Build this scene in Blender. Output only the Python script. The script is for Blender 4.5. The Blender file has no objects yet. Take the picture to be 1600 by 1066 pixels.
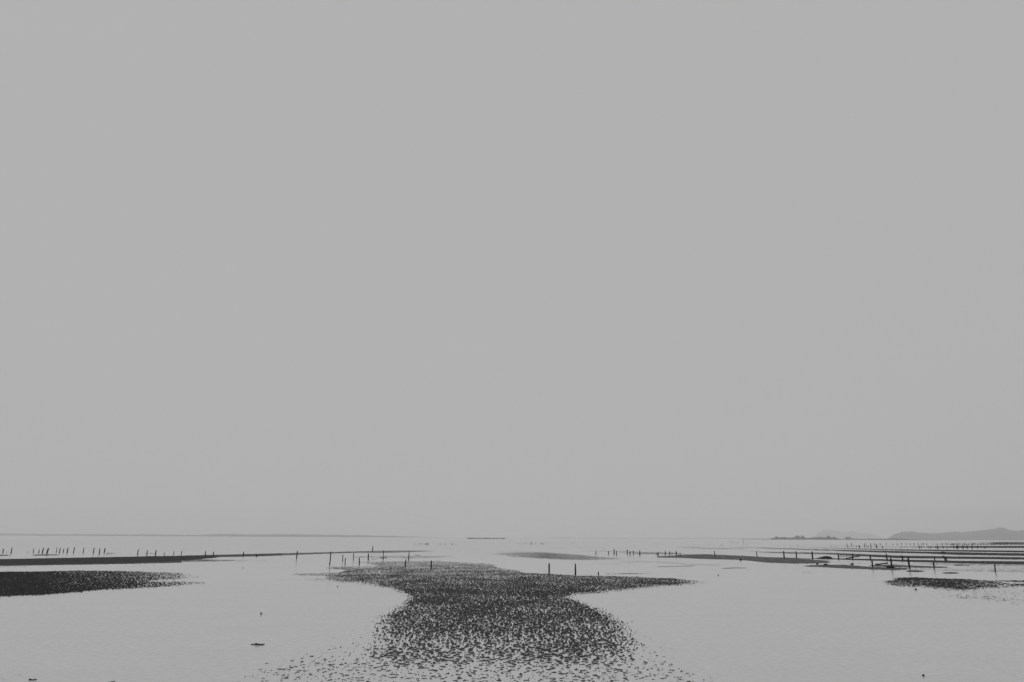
import bpy, math, random
import numpy as np
from mathutils import Matrix, Vector

random.seed(7)
S = bpy.context.scene
COL = S.collection

# ------------------------------------------------------------------ camera
F = 1111.0                      # focal length in photo pixels (1600 wide) = 25 mm
TH = math.atan2(307.0, F)       # tilted up
RO = 0.0048                     # slight roll, horizon drops to the right
CAMZ = 3.0
r0 = np.array([1.0, 0, 0]); fw = np.array([0, math.cos(TH), math.sin(TH)]); u0 = np.array([0, -math.sin(TH), math.cos(TH)])
RT = math.cos(RO)*r0 + math.sin(RO)*u0
UP = -math.sin(RO)*r0 + math.cos(RO)*u0
cam = bpy.data.cameras.new("camera"); co = bpy.data.objects.new("camera", cam); COL.objects.link(co)
cam.sensor_width = 36.0; cam.lens = 36.0*F/1600.0; cam.clip_start = 0.1; cam.clip_end = 60000
m = Matrix(((RT[0], UP[0], -fw[0], 0), (RT[1], UP[1], -fw[1], 0), (RT[2], UP[2], -fw[2], CAMZ), (0, 0, 0, 1)))
co.matrix_world = m
S.camera = co
S.render.resolution_x = 1024; S.render.resolution_y = 682

# ------------------------------------------------------------------ sky and sun (thick overcast)
SUN_EL, SUN_AZ = math.radians(58), math.radians(200)
W = bpy.data.worlds.new("World"); S.world = W; W.use_nodes = True
nt = W.node_tree; nt.nodes.clear()
sky = nt.nodes.new("ShaderNodeTexSky"); sky.sky_type = 'NISHITA'; sky.sun_disc = False
sky.sun_elevation = SUN_EL; sky.sun_rotation = SUN_AZ; sky.dust_density = 5
bw = nt.nodes.new("ShaderNodeRGBToBW")
mx = nt.nodes.new("ShaderNodeMix"); mx.data_type = 'FLOAT'
mx.inputs[0].default_value = 0.03            # share of the clear sky that gets through the cloud
CLOUD = 4.50
mx.inputs[2].default_value = CLOUD
bg = nt.nodes.new("ShaderNodeBackground"); bg.inputs["Strength"].default_value = 0.1
wo = nt.nodes.new("ShaderNodeOutputWorld")
nt.links.new(sky.outputs[0], bw.inputs[0]); nt.links.new(bw.outputs[0], mx.inputs[3])
nt.links.new(mx.outputs[0], bg.inputs["Color"]); nt.links.new(bg.outputs[0], wo.inputs[0])
sl = bpy.data.lights.new("sun", 'SUN'); sl.energy = 0.5; sl.angle = math.radians(40); sl.color = (1, 0.995, 0.99)
so = bpy.data.objects.new("sun", sl); COL.objects.link(so)
d = Vector((math.sin(SUN_AZ)*math.cos(SUN_EL), math.cos(SUN_AZ)*math.cos(SUN_EL), math.sin(SUN_EL)))
so.rotation_euler = d.to_track_quat('Z', 'Y').to_euler()
S.view_settings.view_transform = 'Standard'; S.view_settings.look = 'None'
S.view_settings.exposure = 0; S.view_settings.gamma = 1
S.cycles.max_bounces = 10; S.cycles.volume_bounces = 6

# ------------------------------------------------------------------ pixel <-> ground
def ray(px, py):
    d = fw + RT*(px-800)/F + UP*(533-py)/F
    return d
def ground(px, py, z=0.0):
    d = ray(px, py); t = (z-CAMZ)/d[2]
    return Vector((d[0]*t, d[1]*t, z))
def at_y(px, py, Y):
    d = ray(px, py); t = Y/d[1]
    return Vector((d[0]*t, Y, CAMZ+d[2]*t))
def project(x, y, z=0.0):
    dz = z-CAMZ
    k = y*fw[1]+dz*fw[2]
    return 800+F*(x*RT[0]+y*RT[1]+dz*RT[2])/k, 533-F*(x*UP[0]+y*UP[1]+dz*UP[2])/k

# ------------------------------------------------------------------ tags and meshes
def tag(o, label=None, cat=None, group=None, kind=None):
    if label: o["label"] = label
    if cat: o["category"] = cat
    if group: o["group"] = group
    if kind: o["kind"] = kind
    return o
def mesh_obj(name, verts, faces, mat, parent=None, smooth=False):
    me = bpy.data.meshes.new(name); me.from_pydata([tuple(v) for v in verts], [], faces); me.update()
    if smooth: me.polygons.foreach_set("use_smooth", [True]*len(me.polygons))
    me.materials.append(mat)
    o = bpy.data.objects.new(name, me); COL.objects.link(o)
    if parent: o.parent = parent
    return o
def empty(name, loc):
    o = bpy.data.objects.new(name, None); o.location = loc; COL.objects.link(o); return o

# ------------------------------------------------------------------ materials
def mat(name, col, rough=0.8, spec=0.2, var=0.0, scale=4.0, bump=0.0, bscale=20.0, ior=1.45, stretch=(1, 1, 1)):
    M = bpy.data.materials.new(name); M.use_nodes = True; t = M.node_tree
    b = t.nodes["Principled BSDF"]
    b.inputs["Roughness"].default_value = rough; b.inputs["Specular IOR Level"].default_value = spec
    b.inputs["IOR"].default_value = ior
    b.inputs["Base Color"].default_value = (col, col, col, 1)
    tc = t.nodes.new("ShaderNodeTexCoord"); mp = t.nodes.new("ShaderNodeMapping")
    mp.inputs["Scale"].default_value = stretch; t.links.new(tc.outputs["Object"], mp.inputs[0])
    if var > 0:
        n = t.nodes.new("ShaderNodeTexNoise"); n.inputs["Scale"].default_value = scale; n.inputs["Detail"].default_value = 6
        n.inputs["Roughness"].default_value = 0.65
        r = t.nodes.new("ShaderNodeValToRGB")
        lo, hi = max(col*(1-var), 0.002), col*(1+var)
        r.color_ramp.elements[0].position = 0.3; r.color_ramp.elements[0].color = (lo, lo, lo, 1)
        r.color_ramp.elements[1].position = 0.7; r.color_ramp.elements[1].color = (hi, hi, hi, 1)
        t.links.new(mp.outputs[0], n.inputs["Vector"]); t.links.new(n.outputs["Fac"], r.inputs[0])
        t.links.new(r.outputs[0], b.inputs["Base Color"])
    if bump > 0:
        n = t.nodes.new("ShaderNodeTexNoise"); n.inputs["Scale"].default_value = bscale; n.inputs["Detail"].default_value = 5
        bp = t.nodes.new("ShaderNodeBump"); bp.inputs["Strength"].default_value = 0.6; bp.inputs["Distance"].default_value = bump
        t.links.new(mp.outputs[0], n.inputs["Vector"]); t.links.new(n.outputs["Fac"], bp.inputs["Height"])
        t.links.new(bp.outputs[0], b.inputs["Normal"])
    return M

M_wood = mat("weathered wet wood", 0.022, 0.7, 0.2, 0.5, 3.0, 0.01, 30, stretch=(8, 8, 1))
M_wood_far = M_wood
M_rock = mat("dark wet rock", 0.018, 0.6, 0.2, 0.4, 8.0, 0.01, 40)
M_leaf = mat("foliage", 0.045, 0.8, 0.1, 0.5, 0.2)
M_bark = mat("bark", 0.04, 0.9, 0.1, 0.4, 1.0)
M_hill = mat("wooded hillside", 0.05, 0.9, 0.05, 0.5, 0.006)
M_shore = mat("far shore scrub", 0.05, 0.9, 0.05, 0.4, 0.01)
M_hull = mat("tarred hull", 0.015, 0.6, 0.2, 0.3, 6.0, 0.005, 30)

# mud: colour comes from a per-bank attribute (each bank is a different silt), broken up by noise
def mud_mat():
    M = bpy.data.materials.new("wet mud"); M.use_nodes = True; t = M.node_tree
    b = t.nodes["Principled BSDF"]; b.inputs["Roughness"].default_value = 0.75; b.inputs["Specular IOR Level"].default_value = 0.12
    a = t.nodes.new("ShaderNodeAttribute"); a.attribute_name = "silt"
    tc = t.nodes.new("ShaderNodeTexCoord")
    n = t.nodes.new("ShaderNodeTexNoise"); n.inputs["Scale"].default_value = 3.0; n.inputs["Detail"].default_value = 8; n.inputs["Roughness"].default_value = 0.7
    mr = t.nodes.new("ShaderNodeMapRange"); mr.inputs[1].default_value = 0.3; mr.inputs[2].default_value = 0.7
    mr.inputs[3].default_value = 0.55; mr.inputs[4].default_value = 1.5
    mu = t.nodes.new("ShaderNodeMath"); mu.operation = 'MULTIPLY'
    t.links.new(tc.outputs["Object"], n.inputs["Vector"]); t.links.new(n.outputs["Fac"], mr.inputs[0])
    t.links.new(mr.outputs[0], mu.inputs[0]); t.links.new(a.outputs["Fac"], mu.inputs[1]); t.links.new(mu.outputs[0], b.inputs["Base Color"])
    return M
M_mud = mud_mat()

# water: a skin of silty water over pale sand, almost still
def water_mat():
    M = bpy.data.materials.new("still silty water"); M.use_nodes = True; t = M.node_tree
    b = t.nodes["Principled BSDF"]
    b.inputs["Roughness"].default_value = 0.16; b.inputs["IOR"].default_value = 1.5; b.inputs["Specular IOR Level"].default_value = 0.5
    tc = t.nodes.new("ShaderNodeTexCoord")
    mp = t.nodes.new("ShaderNodeMapping"); mp.inputs["Scale"].default_value = (0.5, 1, 1)
    t.links.new(tc.outputs["Object"], mp.inputs[0])
    n = t.nodes.new("ShaderNodeTexNoise"); n.inputs["Scale"].default_value = 7; n.inputs["Detail"].default_value = 4
    bp = t.nodes.new("ShaderNodeBump"); bp.inputs["Strength"].default_value = 0.25; bp.inputs["Distance"].default_value = 0.01
    t.links.new(mp.outputs[0], n.inputs["Vector"]); t.links.new(n.outputs["Fac"], bp.inputs["Height"]); t.links.new(bp.outputs[0], b.inputs["Normal"])
    n2 = t.nodes.new("ShaderNodeTexNoise"); n2.inputs["Scale"].default_value = 0.35; n2.inputs["Detail"].default_value = 9; n2.inputs["Roughness"].default_value = 0.75
    r = t.nodes.new("ShaderNodeValToRGB")
    r.color_ramp.elements[0].position = 0.3; r.color_ramp.elements[0].color = (WATER_LO,)*3+(1,)
    r.color_ramp.elements[1].position = 0.7; r.color_ramp.elements[1].color = (WATER_HI,)*3+(1,)
    n3 = t.nodes.new("ShaderNodeTexNoise"); n3.inputs["Scale"].default_value = 9; n3.inputs["Detail"].default_value = 6; n3.inputs["Roughness"].default_value = 0.8
    m3 = t.nodes.new("ShaderNodeMapRange"); m3.inputs[1].default_value = 0.3; m3.inputs[2].default_value = 0.7; m3.inputs[3].default_value = 0.78; m3.inputs[4].default_value = 1.12
    mm = t.nodes.new("ShaderNodeVectorMath"); mm.operation = 'SCALE'
    t.links.new(mp.outputs[0], n3.inputs["Vector"]); t.links.new(n3.outputs["Fac"], m3.inputs[0]); t.links.new(m3.outputs[0], mm.inputs["Scale"])
    t.links.new(mp.outputs[0], n2.inputs["Vector"]); t.links.new(n2.outputs["Fac"], r.inputs[0]); t.links.new(r.outputs[0], mm.inputs[0]); t.links.new(mm.outputs[0], b.inputs["Base Color"])
    return M
WATER_LO, WATER_HI = 0.60, 0.64
M_water = water_mat()

# ------------------------------------------------------------------ water and the ground under it
E = 16000.0
def sheet(name, z, mt):
    o = mesh_obj(name, [(-E, -E, z), (E, -E, z), (E, E, z), (-E, E, z)], [(0, 1, 2, 3)], mt)
    return tag(o, kind='structure')
sheet("ground", -0.6, M_mud)
sheet("water", 0.0, M_water)

# ------------------------------------------------------------------ vectorised noise
_p = np.random.RandomState(3).permutation(4096)
_g = np.random.RandomState(5).uniform(0, 2*np.pi, 4096)
GX, GY = np.cos(_g), np.sin(_g)
def hsh(i, j): return _p[(_p[i & 4095] + j) & 4095]
def pn(x, y):
    i = np.floor(x).astype(np.int64); j = np.floor(y).astype(np.int64)
    fx = x-i; fy = y-j
    sx = fx*fx*fx*(fx*(fx*6-15)+10); sy = fy*fy*fy*(fy*(fy*6-15)+10)
    def g(a, b): h = hsh(i+a, j+b); return GX[h]*(fx-a)+GY[h]*(fy-b)
    n0 = g(0, 0)*(1-sx)+g(1, 0)*sx; n1 = g(0, 1)*(1-sx)+g(1, 1)*sx
    return (n0*(1-sy)+n1*sy)*1.45
def sm(t): t = np.clip(t, 0, 1); return t*t*(3-2*t)

# ------------------------------------------------------------------ mud banks
# A bank = upper and lower shore line (traced on the flat, carried to the ground), soft edges, how much of it stands clear of the water.
def band(pts, cov=1.0, st=1.0, sb=1.0, silt=0.06, ex=8.0):
    """pts: (px, top, bottom); cov may be list of (px, c)"""
    a = np.array(pts, float)
    def f(px, py):
        t = np.interp(px, a[:, 0], a[:, 1]); b = np.interp(px, a[:, 0], a[:, 2])
        c = np.interp(px, [q[0] for q in cov], [q[1] for q in cov]) if isinstance(cov, list) else cov
        m = sm((py-t)/st+0.5)*sm((b-py)/sb+0.5)
        m = m*sm((px-a[0, 0])/ex+0.0)*sm((a[-1, 0]-px)/ex+0.0)
        return c*m
    f.box = (a[0, 0], a[-1, 0], a[:, 1].min()-st, a[:, 2].max()+sb); f.silt = silt
    return f

def build_bank(name, bands, col_px, dy_near, dy_px, amp, wl, aniso=1.0, seed=0, label=None, aniso_near=None, lowf=0.12, warp=1.0, grow=0.0):
    x0 = min(b.box[0] for b in bands)-4; x1 = max(b.box[1] for b in bands)+4
    y0 = min(b.box[2] for b in bands)-1; y1 = max(b.box[3] for b in bands)+1
    ys = []; ya = ground(800, y1+6).y; yb = ground(800, max(y0-6, 842.2)).y
    y = ya
    while y < yb:
        ys.append(y); y += min(max(dy_near, 0), 1e9) if dy_near > dy_px*y*y/(3*F) else dy_px*y*y/(3*F)
    ys = np.array(ys)
    tx = np.arange(x0, x1+col_px, col_px); tx = (tx-800)/F/math.cos(TH)*1.0
    # tangent range wide enough: (x/Y) = (px-800)/F * (k/Y)
    k = (fw[1]+(-CAMZ/ys)*fw[2])[:, None]
    X = (np.arange(x0, x1+col_px, col_px)[None, :]-800)/F*k*ys[:, None]
    Y = np.broadcast_to(ys[:, None], X.shape)
    PX, PY = project(X, Y)
    C = np.zeros(X.shape); SI = np.full(X.shape, bands[0].silt)
    # wobble of the shore line itself
    PXw = PX+warp*6*pn(PX/26+seed, PY/5+3); PYw = PY+warp*(0.9*pn(X/3.1+seed, Y/7)+0.5*pn(X/0.9, Y/2.2))*np.clip((PY-850)/45, 0.05, 1)
    for b in bands:
        v = np.maximum(b(PXw, PYw+grow), b(PXw, PYw-grow)) if grow else b(PXw, PYw); w = v > C
        C = np.where(w, v, C); SI = np.where(w, b.silt, SI)
    act = C > 0.004
    H = np.full(X.shape, -0.06)
    xa = X[act]; ya_ = Y[act]; ca = C[act]
    ct, stt = math.cos(0.24), math.sin(0.24)
    def field(an, w, sd):
        xr = (xa*ct+ya_*stt)/an; yr = (-xa*stt+ya_*ct)
        wx = xr+0.5*w*pn(xa/(2.2*w)+9, ya_/(2.2*w)); wy = yr+0.5*w*pn(xa/(2.2*w), ya_/(2.2*w)+17)
        return (0.72*pn(wx/w+sd, wy/w)+0.42*pn(wx/(w*0.5)+31, wy/(w*0.5)+sd)+lowf*pn(wx/(w*3.3)+7, wy/(w*3.3))+lowf*0.6*pn(xa/2.7+3, ya_/4.1))/0.40
    if aniso_near is None:
        n = field(aniso, wl, seed); an = aniso
    else:
        t = sm((ya_-18.5)/6); n = (field(aniso_near, wl, seed+50)*(1-t)+field(aniso, wl, seed)*t)/np.sqrt((1-t)**2+t**2); an = aniso_near*(1-t)+aniso*t
    q = 1/(1+np.exp(-1.7*n))                           # to uniform 0..1
    A = amp if np.isscalar(amp) else np.interp(ya_, [v[0] for v in amp], [v[1] for v in amp])
    # ca is how much of the line of sight meets mud; at a low angle standing mounds hide the water behind, so the share in plan is less
    ln = 0.6*wl*an**.5
    p = 1-np.power(np.clip(1-ca, 3e-4, 1), ln/(ln+0.75*A*ya_/CAMZ))
    e = (q-(1-p))/np.maximum(p, 1e-3)
    H[act] = A*np.sign(e)*np.power(np.minimum(np.abs(e), 1), 0.7)
    ny, nx = X.shape
    keep = np.maximum(np.maximum(H[:-1, :-1], H[1:, :-1]), np.maximum(H[:-1, 1:], H[1:, 1:])) > -0.006
    idx = np.arange(ny*nx).reshape(ny, nx)
    fc = np.stack([idx[:-1, :-1][keep], idx[:-1, 1:][keep], idx[1:, 1:][keep], idx[1:, :-1][keep]], 1)
    used, inv = np.unique(fc.ravel(), return_inverse=True)
    V = np.stack([X.ravel()[used], Y.ravel()[used], H.ravel()[used]], 1).astype(np.float32)
    me = bpy.data.meshes.new(name); nf = len(fc)
    me.vertices.add(len(V)); me.vertices.foreach_set("co", V.ravel())
    me.loops.add(nf*4); me.loops.foreach_set("vertex_index", inv.astype(np.int32).ravel())
    me.polygons.add(nf); me.polygons.foreach_set("loop_start", np.arange(nf, dtype=np.int32)*4)
    me.polygons.foreach_set("loop_total", np.full(nf, 4, np.int32)); me.polygons.foreach_set("use_smooth", np.ones(nf, bool))
    me.update()
    at = me.attributes.new("silt", 'FLOAT', 'POINT'); at.data.foreach_set("value", SI.ravel()[used].astype(np.float32))
    me.materials.append(M_mud)
    o = bpy.data.objects.new(name, me); COL.objects.link(o)
    tag(o, label, kind='structure')
    print(name, len(V), nf)
    return o

SM = 0.056   # silt reflectance, middle bank
# --- middle bank -----------------------------------------------------------
mid = [
 band([(490, 885.5, 889.5), (520, 885, 890), (560, 884.4, 892), (600, 884, 896), (650, 884, 900)], 0.97, 2, 2, 0.08, 30),
 band([(540, 878.6, 879.6), (570, 878, 881), (600, 877.4, 888), (640, 876.5, 895), (680, 876.4, 900), (720, 878.8, 900), (755, 880.3, 900), (790, 885, 905)], 0.972, 1.4, 4, 0.10, 25),
 band([(440, 897.3, 898.9), (490, 896.2, 900.6), (525, 894.5, 902.5), (560, 888, 906), (640, 885, 912)], [(440, .85), (525, .96), (560, .977)], 1.6, 2.5, SM, 20),
 band([(425, 905.8, 907.6), (470, 905.0, 908.6), (500, 903.5, 909.3), (540, 897, 912.5), (580, 893, 917), (605, 888, 921), (625, 885, 927), (650, 885, 934), (690, 885, 940)], [(425, .8), (500, .9), (560, .975)], 2.4, 13, SM, 20),
 band([(600, 886, 919), (625, 886, 925), (640, 884, 936), (700, 881, 950), (760, 883.5, 952), (800, 890.2, 952), (830, 895.2, 950), (870, 897.6, 942), (905, 899, 934)], 0.978, 1.3, 16, SM, 14),
 band([(780, 890, 944), (830, 895.2, 942), (870, 897.5, 937), (900, 898.8, 932), (940, 899.8, 928), (1000, 901, 922.5), (1050, 903.2, 918), (1085, 906.8, 915), (1118, 910.0, 912)], [(780, .978), (1060, .98), (1105, .8)], 2.4, 13, SM*0.85, 14),
]
# corners and body
def corner(px, py):
    r = sm((px-1330)/160)*sm((py-990)/40)+sm((150-px)/140)*sm((py-1000)/40)
    return 0.15*r
corner.box = (-100, 1760, 990, 1088); corner.silt = 0.28
def body(px, py):
    xl = np.interp(py, [920, 935, 950, 970, 1000, 1020, 1040, 1070, 1100], [640, 636, 612, 585, 570, 560, 560, 570, 580])
    xr = np.interp(py, [920, 935, 950, 970, 990, 1010, 1040, 1070], [865, 895, 938, 975, 1000, 1010, 1000, 980])
    wl = np.interp(py, [920, 950, 980, 1020], [20, 50, 80, 110]); wr = np.interp(py, [920, 950, 1000], [20, 45, 70])
    cy = np.interp(py+0.02*(px-800), [915, 935, 960, 985, 1005, 1020, 1033, 1045, 1110], [.975, .968, .94, .89, .83, .74, .60, .40, .33])
    return cy*sm((px-xl)/wl+0.5)*sm((xr-px)/wr+0.5)*sm((py-918)/12)
body.box = (520, 1060, 915, 1085); body.silt = SM
def sparse(px, py):
    xl = np.interp(py, [940, 960, 980, 1000, 1020, 1040, 1066, 1100], [600, 565, 545, 520, 480, 430, 380, 330])
    xr = np.interp(py, [940, 960, 980, 1000, 1020, 1066, 1100], [930, 985, 1015, 1035, 1050, 1120, 1160])
    c = np.interp(py, [940, 1000, 1040, 1066], [.36, .40, .36, .33])
    return c*sm((px-xl)/130+0.5)*sm((xr-px)/90+0.5)*sm((py-940)/14)
sparse.box = (330, 1180, 940, 1088); sparse.silt = SM*1.7
build_bank("mud_bank", mid+[body, sparse], 0.7, 0.034, 0.05, [(16,.018),(19,.024),(24,.05),(30,.055),(45,.05),(70,.035),(90,.02)], 0.098, 0.9, 4, aniso_near=1.35, lowf=0.17)
build_bank("mud_specks", [corner], 0.8, 0.03, 0.05, 0.006, 0.07, 1.3, 9)

# --- left bank -------------------------------------------------------------
SL = 0.02
left = [
 band([(-260, 894, 955), (-100, 893.5, 941), (0, 893, 933.2), (50, 892.6, 931), (100, 891.4, 928.6), (160, 890.8, 923.5), (205, 892, 921), (240, 893.6, 908.5), (290, 895.6, 905), (335, 898, 903)], [(-260, .9995), (60, .998), (130, .992), (210, .98), (280, .9), (320, .5)], 2.4, 4.5, SL, 20),
 band([(120, 905, 925), (205, 909.6, 921.5), (250, 908.8, 918), (285, 909.0, 915.2), (335, 909.6, 912)], [(120, .985), (250, .95), (300, .85)], 1.4, 4.5, SL, 16),
 band([(330, 905.4, 906), (350, 905.3, 906.2), (385, 905.1, 905.8)], 0.7, 0.8, 0.8, SL, 12),
 band([(140, 889.2, 889.8), (180, 888.9, 889.6), (250, 888.5, 889.2)], .3, 0.8, 0.8, SL, 12),
]
build_bank("mud_bank", left, 0.75, 0.06, 0.05, 0.045, 0.13, 0.8, 11, lowf=0.06)

# --- right bank ------------------------------------------------------------
SR = 0.02
right = [
 band([(1372, 909.2, 911), (1392, 906, 914.5), (1420, 901.5, 916.5), (1460, 903, 920), (1500, 904, 923.5), (1540, 906, 921), (1580, 912, 919), (1660, 913, 920), (1800, 914, 922)], [(1372, .8), (1400, .975), (1500, .965), (1560, .85), (1600, .9)], 2, 10, SR, 14),
 band([(1388, 904, 905), (1410, 901.5, 910), (1450, 902.6, 910)], .85, 1.2, 2, SR, 12),
 band([(1540, 907, 909.5), (1575, 906.6, 909.6), (1620, 907.4, 911), (1800, 909, 913)], .9, 1.2, 1.6, SR, 20),
 band([(1430, 922, 930), (1500, 923, 938), (1560, 922, 944), (1620, 921, 948), (1800, 920, 952)], .36, 3, 10, 0.035, 30),
 band([(1500, 933.9, 935.3), (1517, 933.8, 935.0)], .7, 0.8, 0.8, SR, 6),
]
build_bank("mud_bank", right, 0.75, 0.05, 0.05, 0.028, 0.105, 1.6, 23, lowf=0.25)

# --- long low bars behind, each a skin of silt a few millimetres proud ----------
SB, SC = 0.018, 0.16
bars_left = [
 band([(-400, 876, 888), (-100, 874.6, 885.5), (0, 873.9, 883.4), (100, 872, 881.6), (200, 870.2, 880.2), (240, 869.2, 878.2), (275, 868.8, 877.3), (300, 868.4, 875), (345, 867.2, 871)], 1, .9, 1.6, SB, 8),
 band([(-200, 876, 888.3), (0, 874.5, 884.6), (100, 873, 882.8), (200, 872, 881.3), (290, 871, 879)], .97, .8, 1.2, 0.06, 8),
 band([(270, 868.7, 871.6), (340, 867.2, 870.6), (400, 865.8, 869.4), (450, 864.4, 867.6)], 1, .8, .8, 0.06, 12),
 band([(430, 865, 868.2), (460, 864.4, 867.2), (500, 863.4, 865.6), (560, 861.7, 863.7)], .96, .8, .8, 0.11, 12),
 band([(540, 862.2, 864.3), (560, 861.7, 863.7), (600, 860.8, 864), (640, 860.5, 862.9), (685, 860.8, 861.5)], [(540,.95),(640,.92),(685,.7)], .9, .9, 0.13, 14),
 band([(270, 873.4, 878), (310, 874, 877.6), (350, 875, 877), (400, 876, 876.9), (460, 876, 876.6)], [(270, .95), (340, .8), (460, .3)], 1.2, 1.2, 0.1, 18),
 band([(-200, 885, 886.8), (0, 884.8, 886.4), (50, 885, 886)], .4, .7, .7, 0.08, 14),
 band([(-20, 867.2, 868.2), (18, 867.2, 868.4)], .95, .5, .5, SB, 8),
 band([(48, 867, 868), (70, 866.6, 868), (95, 866.9, 867.6)], .95, .5, .5, SB, 6),
 band([(115, 866.3, 866.9), (250, 864.6, 865.3)], .35, .6, .6, SB, 8),
 band([(225, 864.5, 865.3), (242, 864.5, 865.3)], .8, .5, .5, SB, 4),
 band([(395, 887.6, 888.3), (440, 886, 887), (500, 884.8, 886)], .28, .8, .8, 0.1, 20),
]
build_bank("sand_bar", bars_left, 1.2, 0.3, 0.12, 0.004, 0.16, 2.0, 5, warp=0.25, grow=0.3)
bars_mid = [
 band([(740, 865, 865.7), (770, 864.4, 866.4), (800, 862.4, 870.5), (850, 862.6, 873.6), (880, 864.6, 875), (920, 867.8, 875.8), (950, 871, 875), (985, 873.4, 874)], [(740, .7), (850, .95), (985, .8)], 3.6, 3.8, 0.13, 20),
 band([(765, 860.4, 861.4), (810, 860.6, 862.6), (850, 862, 864)], .6, 1, 1, 0.14, 20),
 band([(835, 856.4, 856.9), (880, 856, 856.8), (985, 854.8, 855.3)], .8, .6, .6, 0.12, 30),
 band([(545, 870.4, 872), (580, 869, 871.4), (600, 868.4, 871.6), (640, 868.3, 873), (680, 868.8, 872), (715, 868.6, 869.4)], .75, 1.4, 1.6, 0.14, 14),
 band([(560, 869.4, 870.4), (571, 869.4, 870.4)], .9, .6, .6, 0.05, 3),
 band([(578, 873.8, 874.4), (592, 872.9, 873.6)], .95, .5, .5, 0.05, 3),
 band([(590, 871, 872.8), (606, 871, 872.6)], .95, .6, .6, 0.05, 3),
 band([(632, 870.4, 871.4), (648, 870.6, 871.4)], .9, .6, .6, 0.05, 4),
 band([(645, 867.2, 868.3), (658, 867.2, 868.3)], .9, .6, .6, 0.07, 3),
 band([(664, 867.6, 868.4), (679, 866, 866.9)], .7, .6, .6, 0.09, 4),
 band([(545, 877.8, 878.8), (600, 876.6, 878.6), (640, 877, 878)], .5, 1, 1, 0.13, 20),
 band([(920, 881, 881.7), (960, 880.8, 881.6), (1005, 880, 880.8)], .6, .7, .7, 0.12, 20),
 band([(950, 877.6, 878.6), (1000, 876.4, 879), (1040, 878, 880), (1075, 881, 883), (1140, 883, 884.4)], .65, 1.2, 1.6, 0.14, 20),
 band([(1020, 885.4, 886.2), (1060, 884.5, 885.7), (1092, 883.6, 884.7)], .85, .7, .7, 0.12, 10),
 band([(1122, 888, 888.8), (1145, 887.2, 888.4), (1172, 887.3, 888)], .95, .6, .6, 0.07, 8),
 band([(935, 896.2, 897), (985, 895.7, 897.2), (1025, 896, 896.6)], [(935, .5), (980, .9), (1025, .5)], .7, .8, 0.07, 12),
 band([(1050, 899.8, 900.5), (1070, 899.6, 900.3)], .5, .6, .6, 0.1, 5),
 band([(1250, 894.4, 895), (1265, 894.4, 895.2), (1272, 894.6, 895)], .75, .6, .6, 0.07, 5),
]
build_bank("sand_bar", bars_mid, 0.8, 0.2, 0.10, 0.004, 0.12, 1.3, 6, lowf=0.04, warp=0.3, grow=0.15)
SX = 0.02
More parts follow.
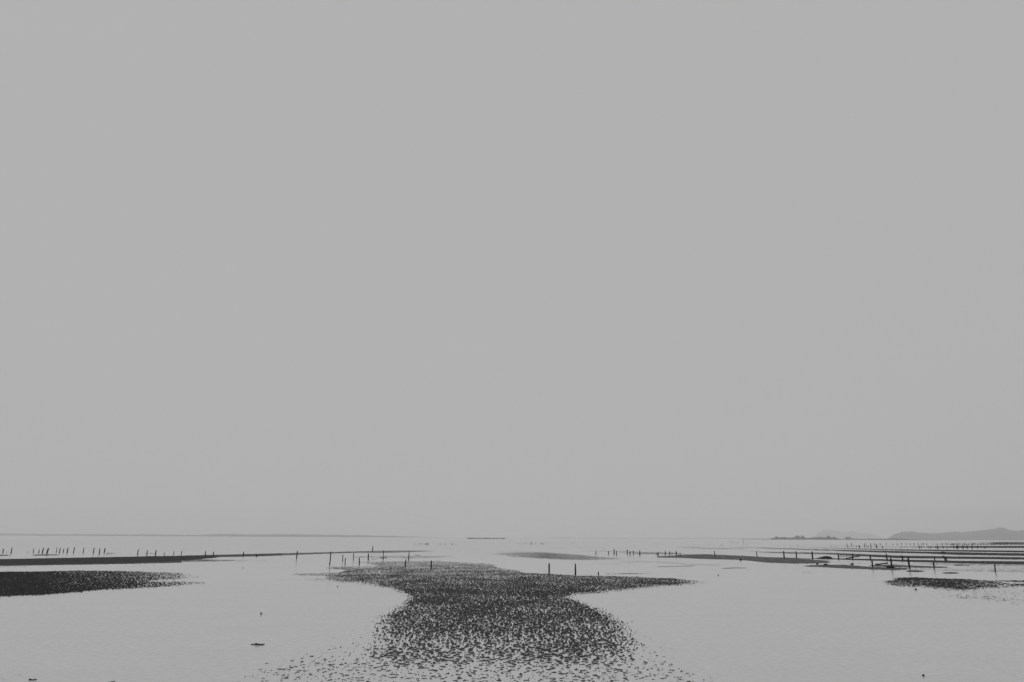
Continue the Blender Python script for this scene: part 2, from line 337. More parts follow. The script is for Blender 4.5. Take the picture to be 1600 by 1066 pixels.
bars_right = [
 band([(1300, 849.9, 850.6), (1400, 849.2, 851), (1500, 847.6, 851.4), (1600, 847.1, 850.8), (2000, 848, 852)], [(1300, .4), (1450, .6), (1550, 1)], .7, .8, SX, 30),
 band([(1480, 850.5, 853), (1560, 851, 853.6), (1700, 852, 854)], .4, .8, .8, SX, 20),
 band([(1140, 852.6, 853), (1300, 853, 853.7), (1400, 854.3, 855.3), (1500, 853.7, 855.8), (1600, 853.4, 856), (2000, 856, 859)], [(1140, .4), (1300, .7), (1500, 1)], .6, .6, SX, 30),
 band([(1200, 854.2, 854.6), (1300, 856.4, 857.2), (1400, 858.6, 859.9), (1500, 860, 861.7), (1600, 861, 863), (2000, 865, 868)], [(1200, .5), (1300, .9), (1500, 1)], .6, .6, SX, 30),
 band([(1115, 854.1, 854.6), (1200, 856.2, 857.2), (1300, 859.3, 860.6), (1400, 861.4, 863.9), (1440, 862.4, 864.6), (1500, 863.5, 867), (1600, 865, 868.4), (2000, 870, 875)], [(1115, .7), (1200, .9), (1500, 1)], .7, .7, SX*1.1, 30),
 band([(1045, 853.9, 854.4), (1085, 855.8, 856.7), (1120, 856.8, 857.7), (1180, 858.1, 858.7)], .85, .6, .6, 0.09, 20),
 band([(990, 857.2, 857.7), (1040, 857.1, 857.6)], .4, .6, .6, 0.1, 12),
 band([(1150, 860.2, 860.8), (1200, 862.6, 864), (1300, 864.3, 866.4), (1400, 868.6, 871.8), (1500, 870.2, 873), (1600, 871.2, 874.2), (2000, 876, 880)], [(1150, .4), (1210, .85), (1400, 1)], .7, .8, SX*1.1, 30),
 band([(1300, 865.4, 869), (1325, 866, 871), (1350, 867.4, 871)], .7, 1, 1.4, 0.08, 14),
 band([(1215, 872.1, 872.6), (1300, 872.9, 873.9), (1400, 874.7, 877), (1500, 877, 880), (1600, 877.7, 882), (2000, 882, 890)], [(1215, .7), (1300, 1)], .6, .8, SX, 20),
 band([(890, 859.6, 861.4), (950, 860.2, 862.4), (1000, 862.8, 866), (1060, 864.2, 865.9), (1085, 865.6, 867)], [(890, .35), (960, .55), (1000, .8)], 1, 1, 0.11, 30),
 band([(1018, 869.6, 870.4), (1050, 868.9, 871.4), (1068, 867.0, 871.8), (1100, 866.4, 873.4), (1160, 868.8, 875), (1200, 871.2, 879), (1240, 872, 880.6), (1270, 875, 880.4), (1305, 878, 879.2)], .96, .9, .9, 0.085, 14),
 band([(1248, 884.3, 885), (1290, 882.8, 886.4), (1320, 883, 888), (1360, 886.2, 889.6), (1400, 887.6, 890.6), (1430, 888.4, 889.6)], .92, 1, 1.2, 0.055, 16),
 band([(1350, 883.8, 884.7), (1395, 882.6, 886), (1440, 884.6, 887), (1490, 886.4, 887.2)], .9, 1, 1, 0.05, 12),
 band([(1412, 892.2, 893), (1430, 891.5, 893.8), (1448, 892.6, 893.3)], .9, .8, .8, SX, 8),
 band([(1468, 895.4, 896), (1485, 894.5, 896.4), (1503, 895.3, 896)], .98, .6, .7, 0.04, 8),
 band([(1455, 890.8, 892), (1530, 890.6, 893.2), (1570, 891.4, 894), (1600, 890.8, 894.4), (1700, 890, 895)], .5, 1, 1.6, SX, 20),
 band([(1484, 882.2, 883.2), (1505, 882.6, 884), (1522, 883, 883.8)], .85, .8, .8, SX, 8),
 band([(1420, 880.4, 881.4), (1480, 879.6, 882.4), (1560, 881, 884), (1640, 882, 885)], .6, 1.2, 1.6, 0.05, 25),
 band([(1490, 885, 887), (1560, 885.5, 889.5), (1640, 886, 891)], .35, 2, 2, 0.06, 25),
 band([(1420, 889.5, 890.5), (1500, 888.5, 891.5), (1600, 889, 893)], .4, 1.4, 1.6, 0.06, 25),
 band([(1285, 877, 879), (1340, 877.5, 882), (1400, 878, 882.4), (1480, 880, 883)], .3, 2, 2, 0.08, 25),
 band([(1300, 887.5, 888.5), (1400, 888, 891.5), (1470, 887, 890)], .5, 1.2, 1.6, 0.05, 25),
 band([(1440, 877, 884), (1540, 881, 886), (1600, 882, 885)], .22, 3, 3, SX, 20),
]
build_bank("sand_bar", bars_right, 1.0, 0.2, 0.10, 0.004, 0.16, 2.4, 8, warp=0.35, grow=0.5)

# ------------------------------------------------------------------ far shore and hills
def ridge(name, prof, D, depth, base_py=None, rough=1.0, mt=M_hill, seed=0, step=2.0):
    """prof: (px, px above the horizon) crest of the land at distance D; a real ridge with depth"""
    a = np.array(prof, float); xs = np.arange(a[0, 0], a[-1, 0]+step, step)
    hz = lambda x: 840+RO*(x-800)
    nd = 15; V = []; Fc = []
    for x in xs:
        hpx = max(np.interp(x, a[:, 0], a[:, 1]), 0); hpx += min(hpx, 8)*rough*0.035*(math.sin(x*0.9+seed)+math.sin(x*2.3+1)+.7*math.sin(x*.37))
        for j in range(nd):
            s = j/(nd-1)*2-1
            q = at_y(x, hz(x), D+s*depth)
            hh = (hpx/F*D/math.cos(TH)*math.cos(TH))*max(0, 1-abs(s)**1.7)
            hh *= 1+0.0 if abs(s) < 1e-6 else 1-0.12*abs(math.sin(x*0.31+j*1.7+seed))
            hh += rough*0.03*hh*math.sin(x*1.3+j*2.1)
            V.append((q.x, q.y, hh-0.3))
    n = len(xs)
    for i in range(n-1):
        for j in range(nd-1):
            k = i*nd+j; Fc.append((k, k+nd, k+nd+1, k+1))
    o = mesh_obj(name, V, Fc, mt, smooth=True)
    return tag(o, kind='structure')
def hp(pts, ox): return [(ox+x/8, (840+RO*(ox+x/8-800))-(820+y/8)) for x, y in pts]
hillA = hp([(540, 185), (600, 125), (660, 90), (700, 75), (780, 67), (850, 79), (950, 98), (1010, 99), (1060, 79), (1100, 88), (1150, 104), (1230, 102), (1290, 114), (1370, 140), (1440, 165), (1540, 190)], 1200)
ridge("hills", hillA, 12000, 1200, seed=1)
hillB = hp([(-110, 165), (-60, 145), (0, 115), (80, 94), (200, 84), (300, 100), (450, 108), (560, 104), (650, 95), (760, 88), (820, 96), (900, 90), (980, 80), (1100, 70), (1250, 54), (1300, 44), (1350, 40), (1400, 50), (1450, 76), (1520, 80), (1600, 74), (1800, 60), (2200, 90), (2800, 140)], 1400)
ridge("hills", hillB, 6400, 1000, seed=2)
shoreL = [(-900, 5), (-300, 3.4), (0, 2.6), (150, 2.2), (240, 2.5), (310, 1.9), (335, 3.3), (355, 3.6), (385, 3.1), (425, 3.5), (450, 3.7), (500, 3.2), (560, 2.6), (620, 1.9), (660, 0.8), (700, 0)]
rs = random.Random(4)
shoreL = [(x, max(0, np.interp(x, [p[0] for p in shoreL], [p[1] for p in shoreL])+rs.uniform(-.25, .25))) for x in range(-900, 700, 9)]
ridge("far_shore", shoreL, 6800, 300, mt=M_shore, step=3)
ridge("far_shore", [(840, 0.0), (880, 1.1), (900, .4), (960, 1.0), (1000, .6), (1080, 1.1), (1160, .9), (1200, 1.2), (1260, 1.0), (1300, 0)], 9500, 300, mt=M_shore, step=4)
# low spit under the far trees, right
ridge("spit", [(1150, 0), (1170, .6), (1240, .9), (1310, .9), (1316, .5), (1350, .8), (1385, 1.2), (1395, 1.9), (1412, 1.4), (1440, .9), (1500, .5), (1530, 0)], 3100, 40, mt=M_shore, step=2)

# ------------------------------------------------------------------ far trees (crown of leaf clumps + trunk)
def tree(px, wpx, hpx, D, label, seed, group="trees on the far spit"):
    r = random.Random(seed)
    b = at_y(px, 840+RO*(px-800), D); b.z = 0
    sc = D/F
    w, h = wpx*sc, (hpx+1.2)*sc
    root = empty("tree", b)
    # trunk
    V = []; Fc = []
    def limb(p0, p1, ra, rb):
        k = len(V); d = (p1-p0).normalized(); s = d.orthogonal().normalized(); t = d.cross(s)
        for p, rr in ((p0, ra), (p1, rb)):
            for i in range(6):
                a = i*math.pi/3; V.append(p+s*math.cos(a)*rr+t*math.sin(a)*rr)
        for i in range(6): Fc.append((k+i, k+(i+1) % 6, k+6+(i+1) % 6, k+6+i))
    limb(Vector((0, 0, -.5)), Vector((0, 0, h*.45)), h*.035, h*.022)
    for _ in range(6):
        a = r.uniform(0, 6.28); limb(Vector((0, 0, h*r.uniform(.25, .45))), Vector((math.cos(a)*w*.3, math.sin(a)*w*.3, h*r.uniform(.55, .8))), h*.016, h*.005)
    mesh_obj("trunk", V, Fc, M_bark, root)
    V = []; Fc = []
    lob = []
    for _ in range(9):
        a = r.uniform(0, 6.28); q = r.uniform(0, .38)
        lob.append((Vector((math.cos(a)*w*q, math.sin(a)*w*q, h*r.uniform(.3, .82))), min(w, h)*r.uniform(.16, .26)))
    for c, R in lob:
        for _ in range(90):
            d = Vector((r.gauss(0, 1), r.gauss(0, 1), r.gauss(0, .8))).normalized()*R*r.uniform(.5, 1.05)
            p = c+d
            if p.z < h*.08: continue
            s = r.uniform(.35, .8); n = Vector((r.gauss(0, 1), r.gauss(0, 1), r.gauss(0, 1))).normalized(); u = n.orthogonal().normalized()*s; v = n.cross(u)
            k = len(V); V += [p-u-v, p+u-v*.6, p+u*.7+v, p-u*.8+v*.9]; Fc.append((k, k+1, k+2, k+3))
    mesh_obj("crown", V, Fc, M_leaf, root)
    tag(root, label, "tree", group)
tree(1213.5, 7, 3.4, 3050, "low rounded tree at the left end of the far spit", 1)
tree(1226, 9, 2.8, 3060, "wide low tree just right of the spit's leftmost tree", 2)
tree(1247, 8, 5.0, 3050, "left one of the two joined tall trees on the far spit", 3)
tree(1254, 7, 5.0, 3060, "right one of the two joined tall trees on the far spit", 4)
tree(1282, 6, 3.6, 3070, "middling tree rising from the dense wood on the far spit", 7)
tree(1295, 7, 5.2, 3050, "tallest tree at the right end of the dense far wood", 5)
tree(1304, 4, 3.6, 3060, "narrow tree ending the dense far wood on its right", 6)
tree(1324, 5, 3.2, 3055, "left half of the lone tree pair right of the wood", 8)
tree(1328, 4, 3.9, 3050, "right taller half of the lone tree pair beyond the wood", 9)
# continuous scrub between them: one far-off mass
rr = random.Random(12); V = []; Fc = []
for _ in range(9500):
    x = rr.uniform(1205, 1312) if rr.random() < .8 else rr.uniform(1312, 1420)
    hm = np.interp(x, [1205, 1213, 1232, 1242, 1256, 1262, 1275, 1300, 1308, 1312, 1316, 1322, 1330, 1336, 1352, 1358, 1380, 1395, 1412, 1420], [.8, 2.2, 1.8, 2.6, 2.4, 1.7, 2.6, 2.6, 1.6, .6, .2, 1.8, 1.8, .8, .6, 1.2, .9, 1.6, 1.2, .2])
    Y = rr.uniform(3050, 3130); p = at_y(x, 840+RO*(x-800), Y)
    p.z = rr.random()**.8*(hm+.6)*1.25*3100/F*(.8+.2*math.sin(x*1.7))
    s = rr.uniform(.5, 1.2); n = Vector((rr.gauss(0, 1), rr.gauss(0, 1), rr.gauss(0, 1))).normalized(); u = n.orthogonal().normalized()*s; v = n.cross(u)
    k = len(V); V += [p-u-v, p+u-v*.6, p+u*.7+v, p-u*.8+v*.9]; Fc.append((k, k+1, k+2, k+3))
tag(mesh_obj("woodland_scrub", V, Fc, M_leaf), "dense dark scrub and wood along the far spit at right", "scrub", kind="stuff")

# ------------------------------------------------------------------ posts
def stake_mesh(name, h, r, lean, seed):
    """irregular driven stake: ragged top, slight bow; base at origin, foot 0.4 m in the mud"""
    q = random.Random(seed); ns = 8; rings = 9; V = []; Fc = []
    ph = q.uniform(0, 6.28); bow = q.uniform(-.015, .015)*h
    ex = [q.uniform(.85, 1.12) for _ in range(ns)]
    for i in range(rings):
        t = i/(rings-1); z = -0.4+(h+0.4)*t; tt = max(0, z/h)
        rad = r*(1.08-0.22*t+0.08*math.sin(5.1*t+ph))
        if i == rings-1: rad *= .72
        cx = lean.x*tt+bow*math.sin(math.pi*tt); cy = lean.y*tt
        for j in range(ns):
            a = j*2*math.pi/ns+ph*.2
            zz = z+(q.uniform(-.5, .5)*r if i == rings-1 else 0)
            V.append((cx+math.cos(a)*rad*ex[j], cy+math.sin(a)*rad*ex[j], zz))
    for i in range(rings-1):
        for j in range(ns):
            Fc.append((i*ns+j, i*ns+(j+1) % ns, (i+1)*ns+(j+1) % ns, (i+1)*ns+j))
    c = len(V); V.append((lean.x, lean.y, h+0.15*r))
    for j in range(ns): Fc.append(((rings-1)*ns+j, (rings-1)*ns+(j+1) % ns, c))
    return V, Fc
_sd = [100]
def stake(xb, yb, xt, yt, wpx, label, group=None, name="wooden_stake", cat="stake", minw=0.75):
    _sd[0] += 1
    b = ground(xb, yb); tp = at_y(xt, yt, b.y)
    h = tp.z; r = max(wpx*1.25, minw*1.15)/2/F*b.y
    V, Fc = stake_mesh(name, h, r, Vector((tp.x-b.x, 0, 0)), _sd[0])
    o = mesh_obj(name, V, Fc, M_wood, smooth=False); o.location = b
    return tag(o, label, cat, group)
ORD = ["first", "second", "third", "fourth", "fifth", "sixth", "seventh", "eighth", "ninth", "tenth", "eleventh", "twelfth", "thirteenth", "fourteenth", "fifteenth", "sixteenth", "seventeenth", "eighteenth", "nineteenth", "twentieth"]
def Z(ox, b, t, w): return (ox+b[0]/8, 820+b[1]/8, ox+t[0]/8, 820+t[1]/8, w/8)
WK = 0.95
# far left row
rowL = [((35, 355), (42, 300), 9), ((138, 358), (150, 288), 10), ((415, 350), (422, 300), 7), ((484, 357), (491, 307), 7), ((530, 355), (543, 288), 10), ((583, 365), (600, 298), 10), ((594, 350), (612, 288), 7), ((702, 347), (711, 288), 7), ((740, 357), (755, 290), 9), ((790, 350), (798, 298), 8), ((838, 355), (851, 288), 10), ((918, 352), (932, 282), 9), ((1040, 352), (1050, 290), 8), ((1167, 357), (1178, 290), 9), ((1240, 372), (1250, 293), 8), ((1303, 350), (1315, 290), 10)]
for i, (b, t, w) in enumerate(rowL):
    n = ["stake nearest the left edge of the photo in the far left row", "tall stake second from the left edge in the far left row"] + ["%s stake from the left edge, thin and leaning right, far left row" % ORD[k] for k in range(2, 20)]
    stake(*Z(0, b, t, w), label=n[i], group="thin stakes in the far left row")
rowL2 = [((120, 380), (130, 307), 10, "leftmost"), ((235, 382), (243, 318), 9, "second"), ((342, 382), (352, 316), 10, "third"), ((452, 380), (453, 350), 7, "shortest"), ((571, 378), (575, 330), 7, "fifth"), ((668, 380), (673, 328), 7, "sixth"), ((966, 382), (973, 328), 10, "left paired"), ((1067, 385), (1071, 335), 9, "right paired"), ((1441, 392), (1446, 338), 10, "last lone"), ((1608, 398), (1610, 366), 12, "stubby")]
for b, t, w, k in rowL2:
    stake(*Z(200, b, t, w), label=k+" stake standing along the upper edge of the long left bar", group="stakes along the long left bar")
for x, y in ((84, 350), (340, 348)):
    stake(*Z(0, (x, y+3), (x+1, y-9), 5), label="tiny stub between the thin stakes of the far left row", group="tiny stubs in the far left row", cat="stub")
stake(*Z(200, (1435, 545), (1435, 531), 6), label="tiny lone stub in the water below the long left bar", cat="stub")
# centre left cluster
cl = [((507, 425), (516, 330), 12, "lone thick stake crossing the narrow bar left of centre"),
 ((921, 505), (936, 337), 12, "tallest leaning stake, standing in water left of centre"),
 ((1082, 458), (1087, 375), 8, "thin short stake just right of the tallest leaning stake"),
 ((1113, 507), (1117, 413), 9, "lower stake of the close pair right of the tallest stake"),
 ((1219, 447), (1220, 352), 8, "straight thin stake in the water between two lower ones"),
 ((1290, 508), (1291, 410), 11, "sturdy stake at the upper left rim of the middle bank"),
 ((1402, 445), (1405, 362), 12, "sturdy stake in the water beside small dark mud patches"),
 ((1455, 332), (1462, 265), 8, "far thin stake rising above the narrow bar near centre left"),
 ((1588, 445), (1592, 320), 9, "tall thin stake with a peg near its top")]
for b, t, w, k in cl: stake(*Z(400, b, t, w), label=k)
# peg on the tall thin stake: a short cross piece
pb = ground(*Z(400, (1588, 445), (0, 0), 1)[:2]); pq = at_y(400+1594/8, 820+326/8, pb.y)
stake(*Z(600, (307, 445), (314, 342), 10), label="slender stake behind the middle bank, left of the knob stake")
stake(*Z(600, (266, 532), (275, 435), 12), label="leaning stake with a bright puddle at its foot on the middle bank")
stake(*Z(600, (589, 550), (592, 448), 14), label="upright thick stake on the middle bank with a puddle to its right")
stake(*Z(800, (464, 617), (464, 480), 15), label="left of the two tall upright stakes behind the middle bank")
stake(*Z(800, (792, 630), (791, 487), 16), label="right of the two tall upright stakes behind the middle bank")
stake(*Z(800, (1080, 634), (1080, 590), 14), label="short stub right of the two tall upright stakes")
# far centre row
fc = [(378, 252, 380, 230, 4), (432, 248, 434, 236, 3), (450, 250, 451, 225, 4), (480, 248, 480, 235, 4), (519, 250, 524, 224, 6), (527, 250, 525, 228, 4), (548, 253, 548, 225, 7), (688, 250, 688, 239, 4), (706, 249, 707, 228, 4), (768, 252, 766, 232, 5), (852, 255, 852, 228, 6), (890, 250, 891, 235, 4)]
for xb, yb, xt, yt, w in fc:
    stake(*Z(600, (xb, yb), (xt, yt), w), label="tiny distant stake in the open water left of the horizon platform", group="distant stakes in the open water, centre", minw=.45)
for x, y0, y1, w in [(90, 240, 226, 4), (158, 240, 228, 3), (170, 238, 225, 3), (220, 245, 225, 4), (243, 247, 213, 6), (295, 245, 228, 4), (357, 246, 226, 4), (374, 244, 226, 4), (388, 247, 228, 5), (427, 244, 230, 3), (478, 240, 230, 3), (748, 242, 228, 3)]:
    stake(*Z(800, (x, y0), (x, y1), w), label="faint distant stake in the open water right of the horizon platform", group="distant stakes in the open water, right of centre", minw=.4)
# right-centre row on the thin bar
rc = [(1049, 378, 1050, 325, 8), (1205, 373, 1205, 325, 8), (1276, 367, 1276, 305, 10), (1306, 380, 1306, 325, 9), (1441, 370, 1441, 312, 12), (1475, 380, 1475, 328, 10), (1518, 375, 1517, 328, 9), (1597, 380, 1597, 325, 11), (1827, 390, 1827, 338, 9), (1915, 382, 1915, 328, 9), (1969, 378, 1969, 333, 9), (2000, 385, 2000, 345, 7), (2056, 390, 2052, 332, 11), (2110, 380, 2112, 350, 5)]
for i, (xb, yb, xt, yt, w) in enumerate(rc):
    stake(*Z(800, (xb, yb), (xt, yt), w), label="%s stake from the left in the close row right of centre" % ORD[i], group="close row of stakes right of centre")
stake(*Z(1000, (936, 395), (930, 328), 9), label="lone thin stake on the long grey bar with open space both sides")
stake(*Z(1000, (1465, 407), (1456, 335), 8), label="stake with a knobbed head at the upper rim of the grey bar")
# right posts
rp = [(203, 420, 193, 330, 12, "left stake of the evenly spaced three beside the upturned boat"), (358, 422, 352, 333, 13, "middle stake of the evenly spaced three beside the upturned boat"), (558, 427, 549, 335, 15, "right stake of the three, nearest the upturned boat"),
 (883, 430, 876, 368, 12, "short stake just right of the upturned boat"), (1060, 430, 1056, 368, 13, "stake crossing the slanting spar on the right"), (1281, 430, 1274, 373, 12, "short stake between the slanting spar and a taller stake"),
 (1488, 436, 1476, 360, 13, "leaning stake on the bar above the thick mud based post"), (1310, 535, 1298, 440, 13, "leaning stake left of the propped log, reflected in the water"), (1547, 542, 1533, 415, 16, "thick post rising from a mud heap at right")]
for xb, yb, xt, yt, w, k in rp: stake(*Z(1200, (xb, yb), (xt, yt), w), label=k)
rq = [(86, 447, 74, 380, 13, "short leaning stake behind the tallest right hand post"), (173, 550, 152, 410, 17, "tallest and thickest leaning post at right, reflected in water"), (483, 450, 480, 397, 10, "thin stake left of the dark stumps on the right"),
 (479, 550, 467, 462, 14, "leaning stake below the thin stake, left of the dark stumps"), (1241, 592, 1230, 490, 13, "solitary leaning stake nearest the right edge of the photo")]
for xb, yb, xt, yt, w, k in rq: stake(*Z(1400, (xb, yb), (xt, yt), w), label=k)
stake(*Z(1400, (620, 452), (610, 400), 17), label="thick dark stump beside a thinner one, on the striped bars", name="stump", cat="stump")
stake(*Z(1400, (642, 450), (634, 418), 9), label="thin stump leaning against the thick dark one", name="stump", cat="stump")
# far right rows
fr = [(198, 272, 258, 4), (280, 272, 260, 3), (365, 272, 258, 4), (785, 275, 258, 5), (853, 275, 260, 4), (995, 282, 250, 6), (1045, 277, 256, 6), (1067, 275, 260, 4), (1098, 276, 262, 6), (1109, 276, 258, 6), (1137, 283, 258, 8), (1146, 286, 262, 7), (1203, 284, 256, 8), (1226, 280, 258, 5), (1250, 282, 256, 6), (1284, 287, 232, 7), (1352, 284, 245, 7), (1360, 286, 250, 6), (1427, 288, 262, 7), (1436, 288, 270, 5),
 (1662, 292, 265, 5), (1892, 296, 262, 10), (1912, 290, 266, 6), (2005, 295, 265, 5), (2033, 299, 262, 7), (2095, 296, 262, 6), (2116, 298, 262, 8), (2125, 298, 266, 7), (2188, 298, 262, 7), (2235, 298, 270, 5), (2322, 294, 255, 6), (2358, 298, 256, 9), (2369, 298, 262, 10), (2375, 292, 258, 6), (2432, 299, 258, 9), (2440, 296, 262, 5), (2462, 292, 262, 5), (2488, 298, 255, 9), (2548, 300, 255, 9), (2620, 296, 258, 6), (2710, 298, 268, 8)]
for x, y0, y1, w in fr:
    stake(*Z(1200, (x+3, y0), (x-1, y1), w), label="small distant stake in the ragged lower far row at right", group="ragged lower row of distant stakes at right", minw=.5)
rx = random.Random(9)
for x in [980, 1040, 1210, 1330, 1400, 1480, 1560, 1612, 1665, 1725, 1775, 1825, 1875, 1922, 1945, 1985, 2060, 2100, 2118, 2155, 2180, 2220, 2245, 2275, 2290, 2300, 2312, 2330, 2352, 2365, 2380, 2400, 2430, 2452, 2478, 2505, 2512, 2550, 2558, 2585, 2620, 2655, 2690, 2740, 2790, 2840, 2900, 2935, 2960, 2990, 3040, 3075, 3100, 3140, 3180]:
    stake(*Z(1200, (x+2, 253+rx.uniform(-3, 3)), (x, 233+rx.uniform(-5, 5)), rx.uniform(4, 8)), label="tiny stake in the farthest crowded row at right", group="crowded farthest row of stakes at right", minw=.5)
for x, y0, y1 in [(1002, 270, 250), (1025, 262, 240), (1140, 225, 208), (1160, 228, 212), (1185, 226, 214), (1210, 230, 215), (1232, 226, 212), (1292, 245, 170), (1343, 236, 218), (1372, 232, 214), (1406, 234, 220), (1450, 232, 218), (1480, 234, 220), (1540, 200, 180), (1655, 200, 180), (1328, 275, 255), (865, 262, 245), (725, 260, 246), (670, 262, 248), (605, 262, 248), (215, 255, 235)]:
    if x < 200: continue
    stake(*Z(1000, (x, y0), (x, y1), 3), label="faint thread thin stake scattered far out on the wet flats", group="faint stakes scattered far out", minw=.35)

# ------------------------------------------------------------------ boats, logs, rocks
def hull(name, x0, x1, yb, hpx, label, cat, skew=.65, wk=.42):
    a = ground(x0, yb); b = ground(x1, yb); c = (a+b)/2; L = (b-a).length; h = hpx/F*c.y
    root = empty(name, c)
    V = []; Fc = []; nu, nv = 22, 11
    for i in range(nu+1):
        u = i/nu
        # highest towards the stern at right, long fine bow at left
        prof = (math.sin(math.pi*u**1.7))**.8 if u < 1 else 0
        beam = (math.sin(math.pi*min(1, u**.85)))**.6 if 0 < u < 1 else 0
        for j in range(nv+1):
            ang = math.pi*j/nv
            sx = -L/2+L*u; sy = math.cos(ang)*L*wk/2*beam*(1 if True else 0)
            sz = h*prof*(math.sin(ang)**.75 if 0 < j < nv else 0)
            V.append((sx, sy, sz-0.02))
    for i in range(nu):
        for j in range(nv):
            k = i*(nv+1)+j; Fc.append((k, k+nv+1, k+nv+2, k+1))
    mesh_obj("hull", V, Fc, M_hull, root, smooth=True)
    # keel: a thin strake following the crest
    V = []; Fc = []
    for i in range(2, nu-1):
        u = i/nu; prof = (math.sin(math.pi*u**1.7))**.8
        for dy in (-.018, .018):
            for dz in (-.02, .035): V.append((-L/2+L*u, dy, h*prof-0.02+dz))
    n = nu-3
    for i in range(n-1):
        k = i*4
        Fc += [(k, k+4, k+5, k+1), (k+2, k+3, k+7, k+6), (k+1, k+5, k+7, k+3)]
    mesh_obj("keel", V, Fc, M_wood, root)
    return tag(root, label, cat)
hull("upturned_boat", 1273.5, 1301, 872.9, 3.5, "black upturned boat hull lying low beside the three stakes", "boat")
hull("upturned_boat", 1464.5, 1478, 864.6, 2.3, "small dark upturned boat on the far striped bars at right", "boat")

def log(name, pts, r, label, cat="log", branch=None, m_=M_wood, seed=0):
    """pts in world; round, knotty, tapering"""
    q = random.Random(seed); V = []; Fc = []; ns = 8
    def tube(P, ra, rb):
        k0 = len(V); n = len(P)
        for i, p in enumerate(P):
            d = (P[min(i+1, n-1)]-P[max(i-1, 0)]).normalized(); s = d.cross(Vector((0, 0, 1)))
            s = s.normalized() if s.length > 1e-4 else Vector((1, 0, 0)); t = d.cross(s)
            rr_ = (ra+(rb-ra)*i/(n-1))*q.uniform(.85, 1.15)
            for j in range(ns):
                a = j*2*math.pi/ns; V.append(p+s*math.cos(a)*rr_+t*math.sin(a)*rr_)
        for i in range(n-1):
            for j in range(ns): Fc.append((k0+i*ns+j, k0+i*ns+(j+1) % ns, k0+(i+1)*ns+(j+1) % ns, k0+(i+1)*ns+j))
        Fc.append(tuple(k0+j for j in range(ns))); Fc.append(tuple(k0+(n-1)*ns+j for j in reversed(range(ns))))
    c = Vector(pts[0]); P = [Vector(p)-c for p in pts]
    # subdivide
    Q = []
    for a, b in zip(P[:-1], P[1:]):
        for t in range(4): Q.append(a.lerp(b, t/4)+Vector((0, 0, q.uniform(-.12, .12)*r)))
    Q.append(P[-1]); tube(Q, r, r*.6)
    if branch:
        for (a, b, ra) in branch: tube([Vector(a)-c, (Vector(a)-c).lerp(Vector(b)-c, .5)+Vector((0, 0, .2*ra)), Vector(b)-c], ra, ra*.4)
    o = mesh_obj(name, V, Fc, m_, smooth=False); o.location = c
    return tag(o, label, cat)
def pix(px, py, base): return at_y(px, py, base)
def dist(px, py): return ground(px, py).y
Y1 = dist(1336, 873)
log("driftwood_spar", [at_y(1326.5, 872.2, Y1), at_y(1333, 870.6, Y1), at_y(1344, 869.2, Y1+.3)], 1.0/F*Y1, "slanting dark spar lying across the middle bar stake", branch=[(at_y(1337, 870, Y1), at_y(1344, 868.2, Y1), .5/F*Y1)], seed=1)
Y1 = dist(1378, 884)
log("propped_log", [at_y(1368, 882.4, Y1), at_y(1377, 881.3, Y1), at_y(1387, 879.7, Y1+.3)], 1.1/F*Y1, "forked log propped up left of the thick mud based post", branch=[(at_y(1370, 882.6, Y1), at_y(1377.5, 882.8, Y1), .5/F*Y1), (at_y(1383, 881, Y1), at_y(1387, 881, Y1), .7/F*Y1)], seed=2)
Y1 = dist(166, 866.4)
log("fallen_branch", [at_y(165.5, 866.2, Y1), at_y(170, 863.6, Y1)], .5/F*Y1, "fallen branch lying right of the far left stake row", "branch", branch=[(at_y(168, 865, Y1), at_y(175, 864.2, Y1), .3/F*Y1), (at_y(172, 865.4, Y1), at_y(181, 864.2, Y1), .3/F*Y1)], seed=3)
Y1 = dist(1062, 868.6)
log("curved_timber", [at_y(1059.6, 866.4, Y1), at_y(1061, 868, Y1), at_y(1063, 868, Y1), at_y(1064.4, 866.6, Y1)], .6/F*Y1, "small curved boat rib lying below the close stake row", "timber", seed=4)
# near driftwood in the left water
Y1 = dist(404, 1007.6)
log("driftwood", [at_y(392.5, 1007.0, Y1), at_y(400, 1007.2, Y1), at_y(405, 1006.9, Y1), at_y(413, 1006.9, Y1)], .8/F*Y1, "flat dark piece of driftwood in the open water at left", "driftwood", branch=[(at_y(405, 1007, Y1), at_y(415, 1005.9, Y1), .4/F*Y1), (at_y(399, 1006, Y1-.05), at_y(411, 1008.4, Y1-.1), 1.2/F*Y1)], seed=5)
Y1 = dist(52, 1063)
log("driftwood", [at_y(45.6, 1061.6, Y1), at_y(51, 1062.6, Y1), at_y(57.6, 1061.4, Y1)], 1.1/F*Y1, "dark wedge of driftwood near the bottom left corner", "driftwood", seed=6)
Y1 = dist(176, 1066.5)
log("driftwood", [at_y(169, 1067, Y1), at_y(174, 1065.8, Y1), at_y(180, 1064.6, Y1)], 1.0/F*Y1, "driftwood piece cut by the bottom edge at left", "driftwood", seed=7)

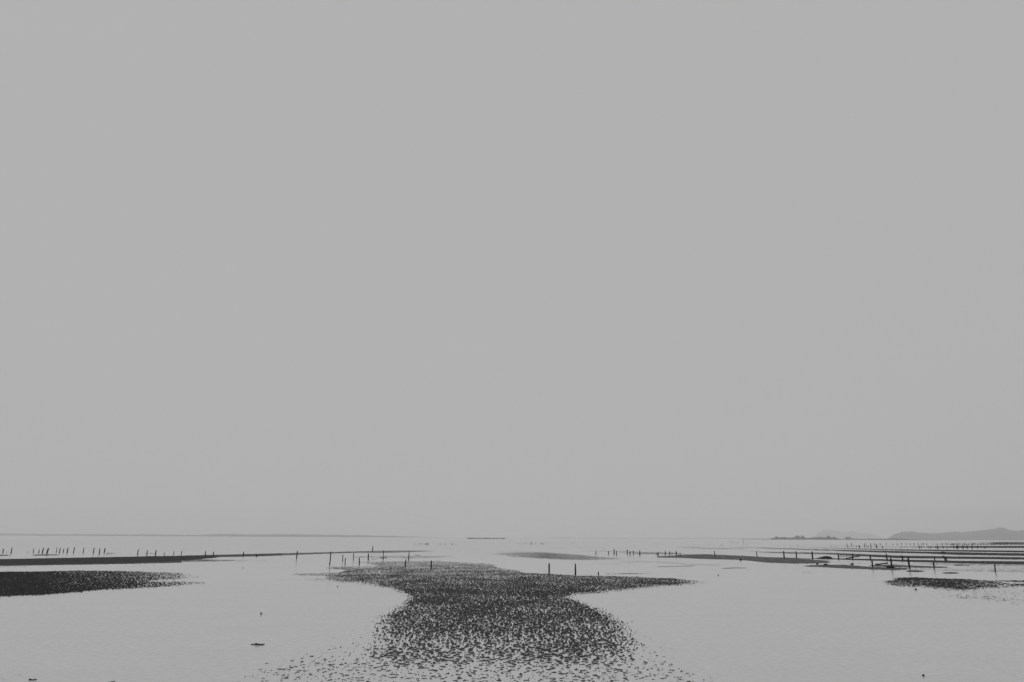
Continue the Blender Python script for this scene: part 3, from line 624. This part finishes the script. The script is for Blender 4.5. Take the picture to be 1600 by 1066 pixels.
def rock(px, py, wpx, hpx_, label, seed, name="stone", cat="stone"):
    q = random.Random(seed); b = ground(px, py); sc = b.y/F
    V = []; Fc = []; nu, nv = 10, 6
    ph = [q.uniform(0, 6.28) for _ in range(4)]
    for i in range(nv+1):
        t = math.pi*i/nv
        for j in range(nu):
            a = 2*math.pi*j/nu
            k = 1+.18*math.sin(2*a+ph[0])*math.sin(t)+.12*math.sin(3*a+ph[1]+2*t)+.08*math.sin(5*t+ph[2])
            V.append((math.cos(a)*math.sin(t)*wpx*sc/2*k, math.sin(a)*math.sin(t)*wpx*sc/2*k, (math.cos(t)*.6+.35)*hpx_*sc*k))
    for i in range(nv):
        for j in range(nu): Fc.append((i*nu+j, i*nu+(j+1) % nu, (i+1)*nu+(j+1) % nu, (i+1)*nu+j))
    o = mesh_obj(name, V, Fc, M_rock, smooth=True); o.location = b
    return tag(o, label, cat)
rock(1157.3, 876, 3.2, 2.6, "dark stone at the lower rim of the long grey bar", 1)
rock(1431, 922, 3.6, 2.2, "black stone in the water below the right bank", 2)
rock(1443, 1056.6, 3.2, 2.4, "lone pebble in the water near the bottom right corner", 3)
rock(527.5, 916.8, 1.6, 1.2, "tiny pebble below the left arm of the middle bank", 4)
rock(1122.3, 899.6, 1.8, 1.6, "tiny pebble in open water right of the middle bank tip", 5)
rock(1277, 882, 4.2, 1.8, "left flat lump on the mud below the upturned boat", 6)
rock(1290, 882.8, 5.5, 1.8, "wider lump right of the flat one below the upturned boat", 7)
rock(1331.5, 882.6, 4.4, 2.2, "pointed lump in the water left of the propped log", 8)
rock(1323.5, 873.5, 4, 1.6, "low lump at the left foot of the slanting spar", 9)
rock(1474, 870, 2.6, 1.6, "small lump just above the dark stumps", 10)
rock(1391.5, 887.6, 10, 3.0, "mud covered heap at the foot of the thick post", 11, "mud_heap", "mud heap")
rock(1026.6, 866.8, 1.8, 1.4, "small knob beside a stake in the close row", 12)
stake(408, 960.5, 408, 957.2, 1.2, "tiny twig standing alone in the left open water", name="twig", cat="twig")
rock(408, 958.6, 2.8, 1.0, "tiny weed tuft round the twig in the left open water", 14, "weed_tuft", "weed")

# ------------------------------------------------------------------ platform on the horizon: low stilted oyster racks
def rack(x0, x1, D, hpx_, label):
    a = at_y(x0, 840, D); b = at_y(x1, 840, D); c = (a+b)/2; L = b.x-a.x; h = hpx_/F*D
    root = empty("oyster_rack", (c.x, D, 0))
    def box(x0, x1, y0, y1, z0, z1):
        return [(x0, y0, z0), (x1, y0, z0), (x1, y1, z0), (x0, y1, z0), (x0, y0, z1), (x1, y0, z1), (x1, y1, z1), (x0, y1, z1)], [(0, 3, 2, 1), (4, 5, 6, 7), (0, 1, 5, 4), (1, 2, 6, 5), (2, 3, 7, 6), (3, 0, 4, 7)]
    V, Fc = box(-L/2, L/2, -1.5, 1.5, h*.35, h*.95); mesh_obj("deck", V, Fc, M_wood, root)
    n = max(2, int(L/4))
    for i in range(n+1):
        x = -L/2+.2+(L-.4)*i/n
        for y in (-1.2, 1.2):
            V, Fc = box(x-.16, x+.16, y-.16, y+.16, -.4, h*.35-.002); mesh_obj("leg", V, Fc, M_wood, root)
    tag(root, label, "rack", "low racks on the horizon")
DR = 1300
rack(730, 742, DR, 2.0, "leftmost section of the long low rack on the horizon")
rack(742.8, 752, DR, 1.8, "second section of the long low rack on the horizon")
rack(754, 767.4, DR, 2.0, "longest middle section of the low rack on the horizon")
rack(769, 773.4, DR, 1.7, "shortest section of the low rack on the horizon")
rack(775, 779.4, DR, 1.7, "section before the right end of the low horizon rack")
rack(781.6, 789, DR, 2.0, "right end section of the long low horizon rack")

# ------------------------------------------------------------------ haze
hz = 17500.0
V = [(-hz, -hz, -1.6), (hz, -hz, -1.6), (hz, hz, -1.6), (-hz, hz, -1.6), (-hz, -hz, 260), (hz, -hz, 260), (hz, hz, 260), (-hz, hz, 260)]
Mz = bpy.data.materials.new("haze"); Mz.use_nodes = True; t = Mz.node_tree; t.nodes.clear()
pv = t.nodes.new("ShaderNodeVolumePrincipled"); pv.inputs["Color"].default_value = (1, 1, 1, 1); pv.inputs["Density"].default_value = 1.75e-4
mo = t.nodes.new("ShaderNodeOutputMaterial"); t.links.new(pv.outputs[0], mo.inputs["Volume"])
hzo = mesh_obj("haze", V, [(0, 3, 2, 1), (4, 5, 6, 7), (0, 1, 5, 4), (1, 2, 6, 5), (2, 3, 7, 6), (3, 0, 4, 7)], Mz)
tag(hzo, "pale grey sea haze over the whole flats", "haze", kind="stuff")
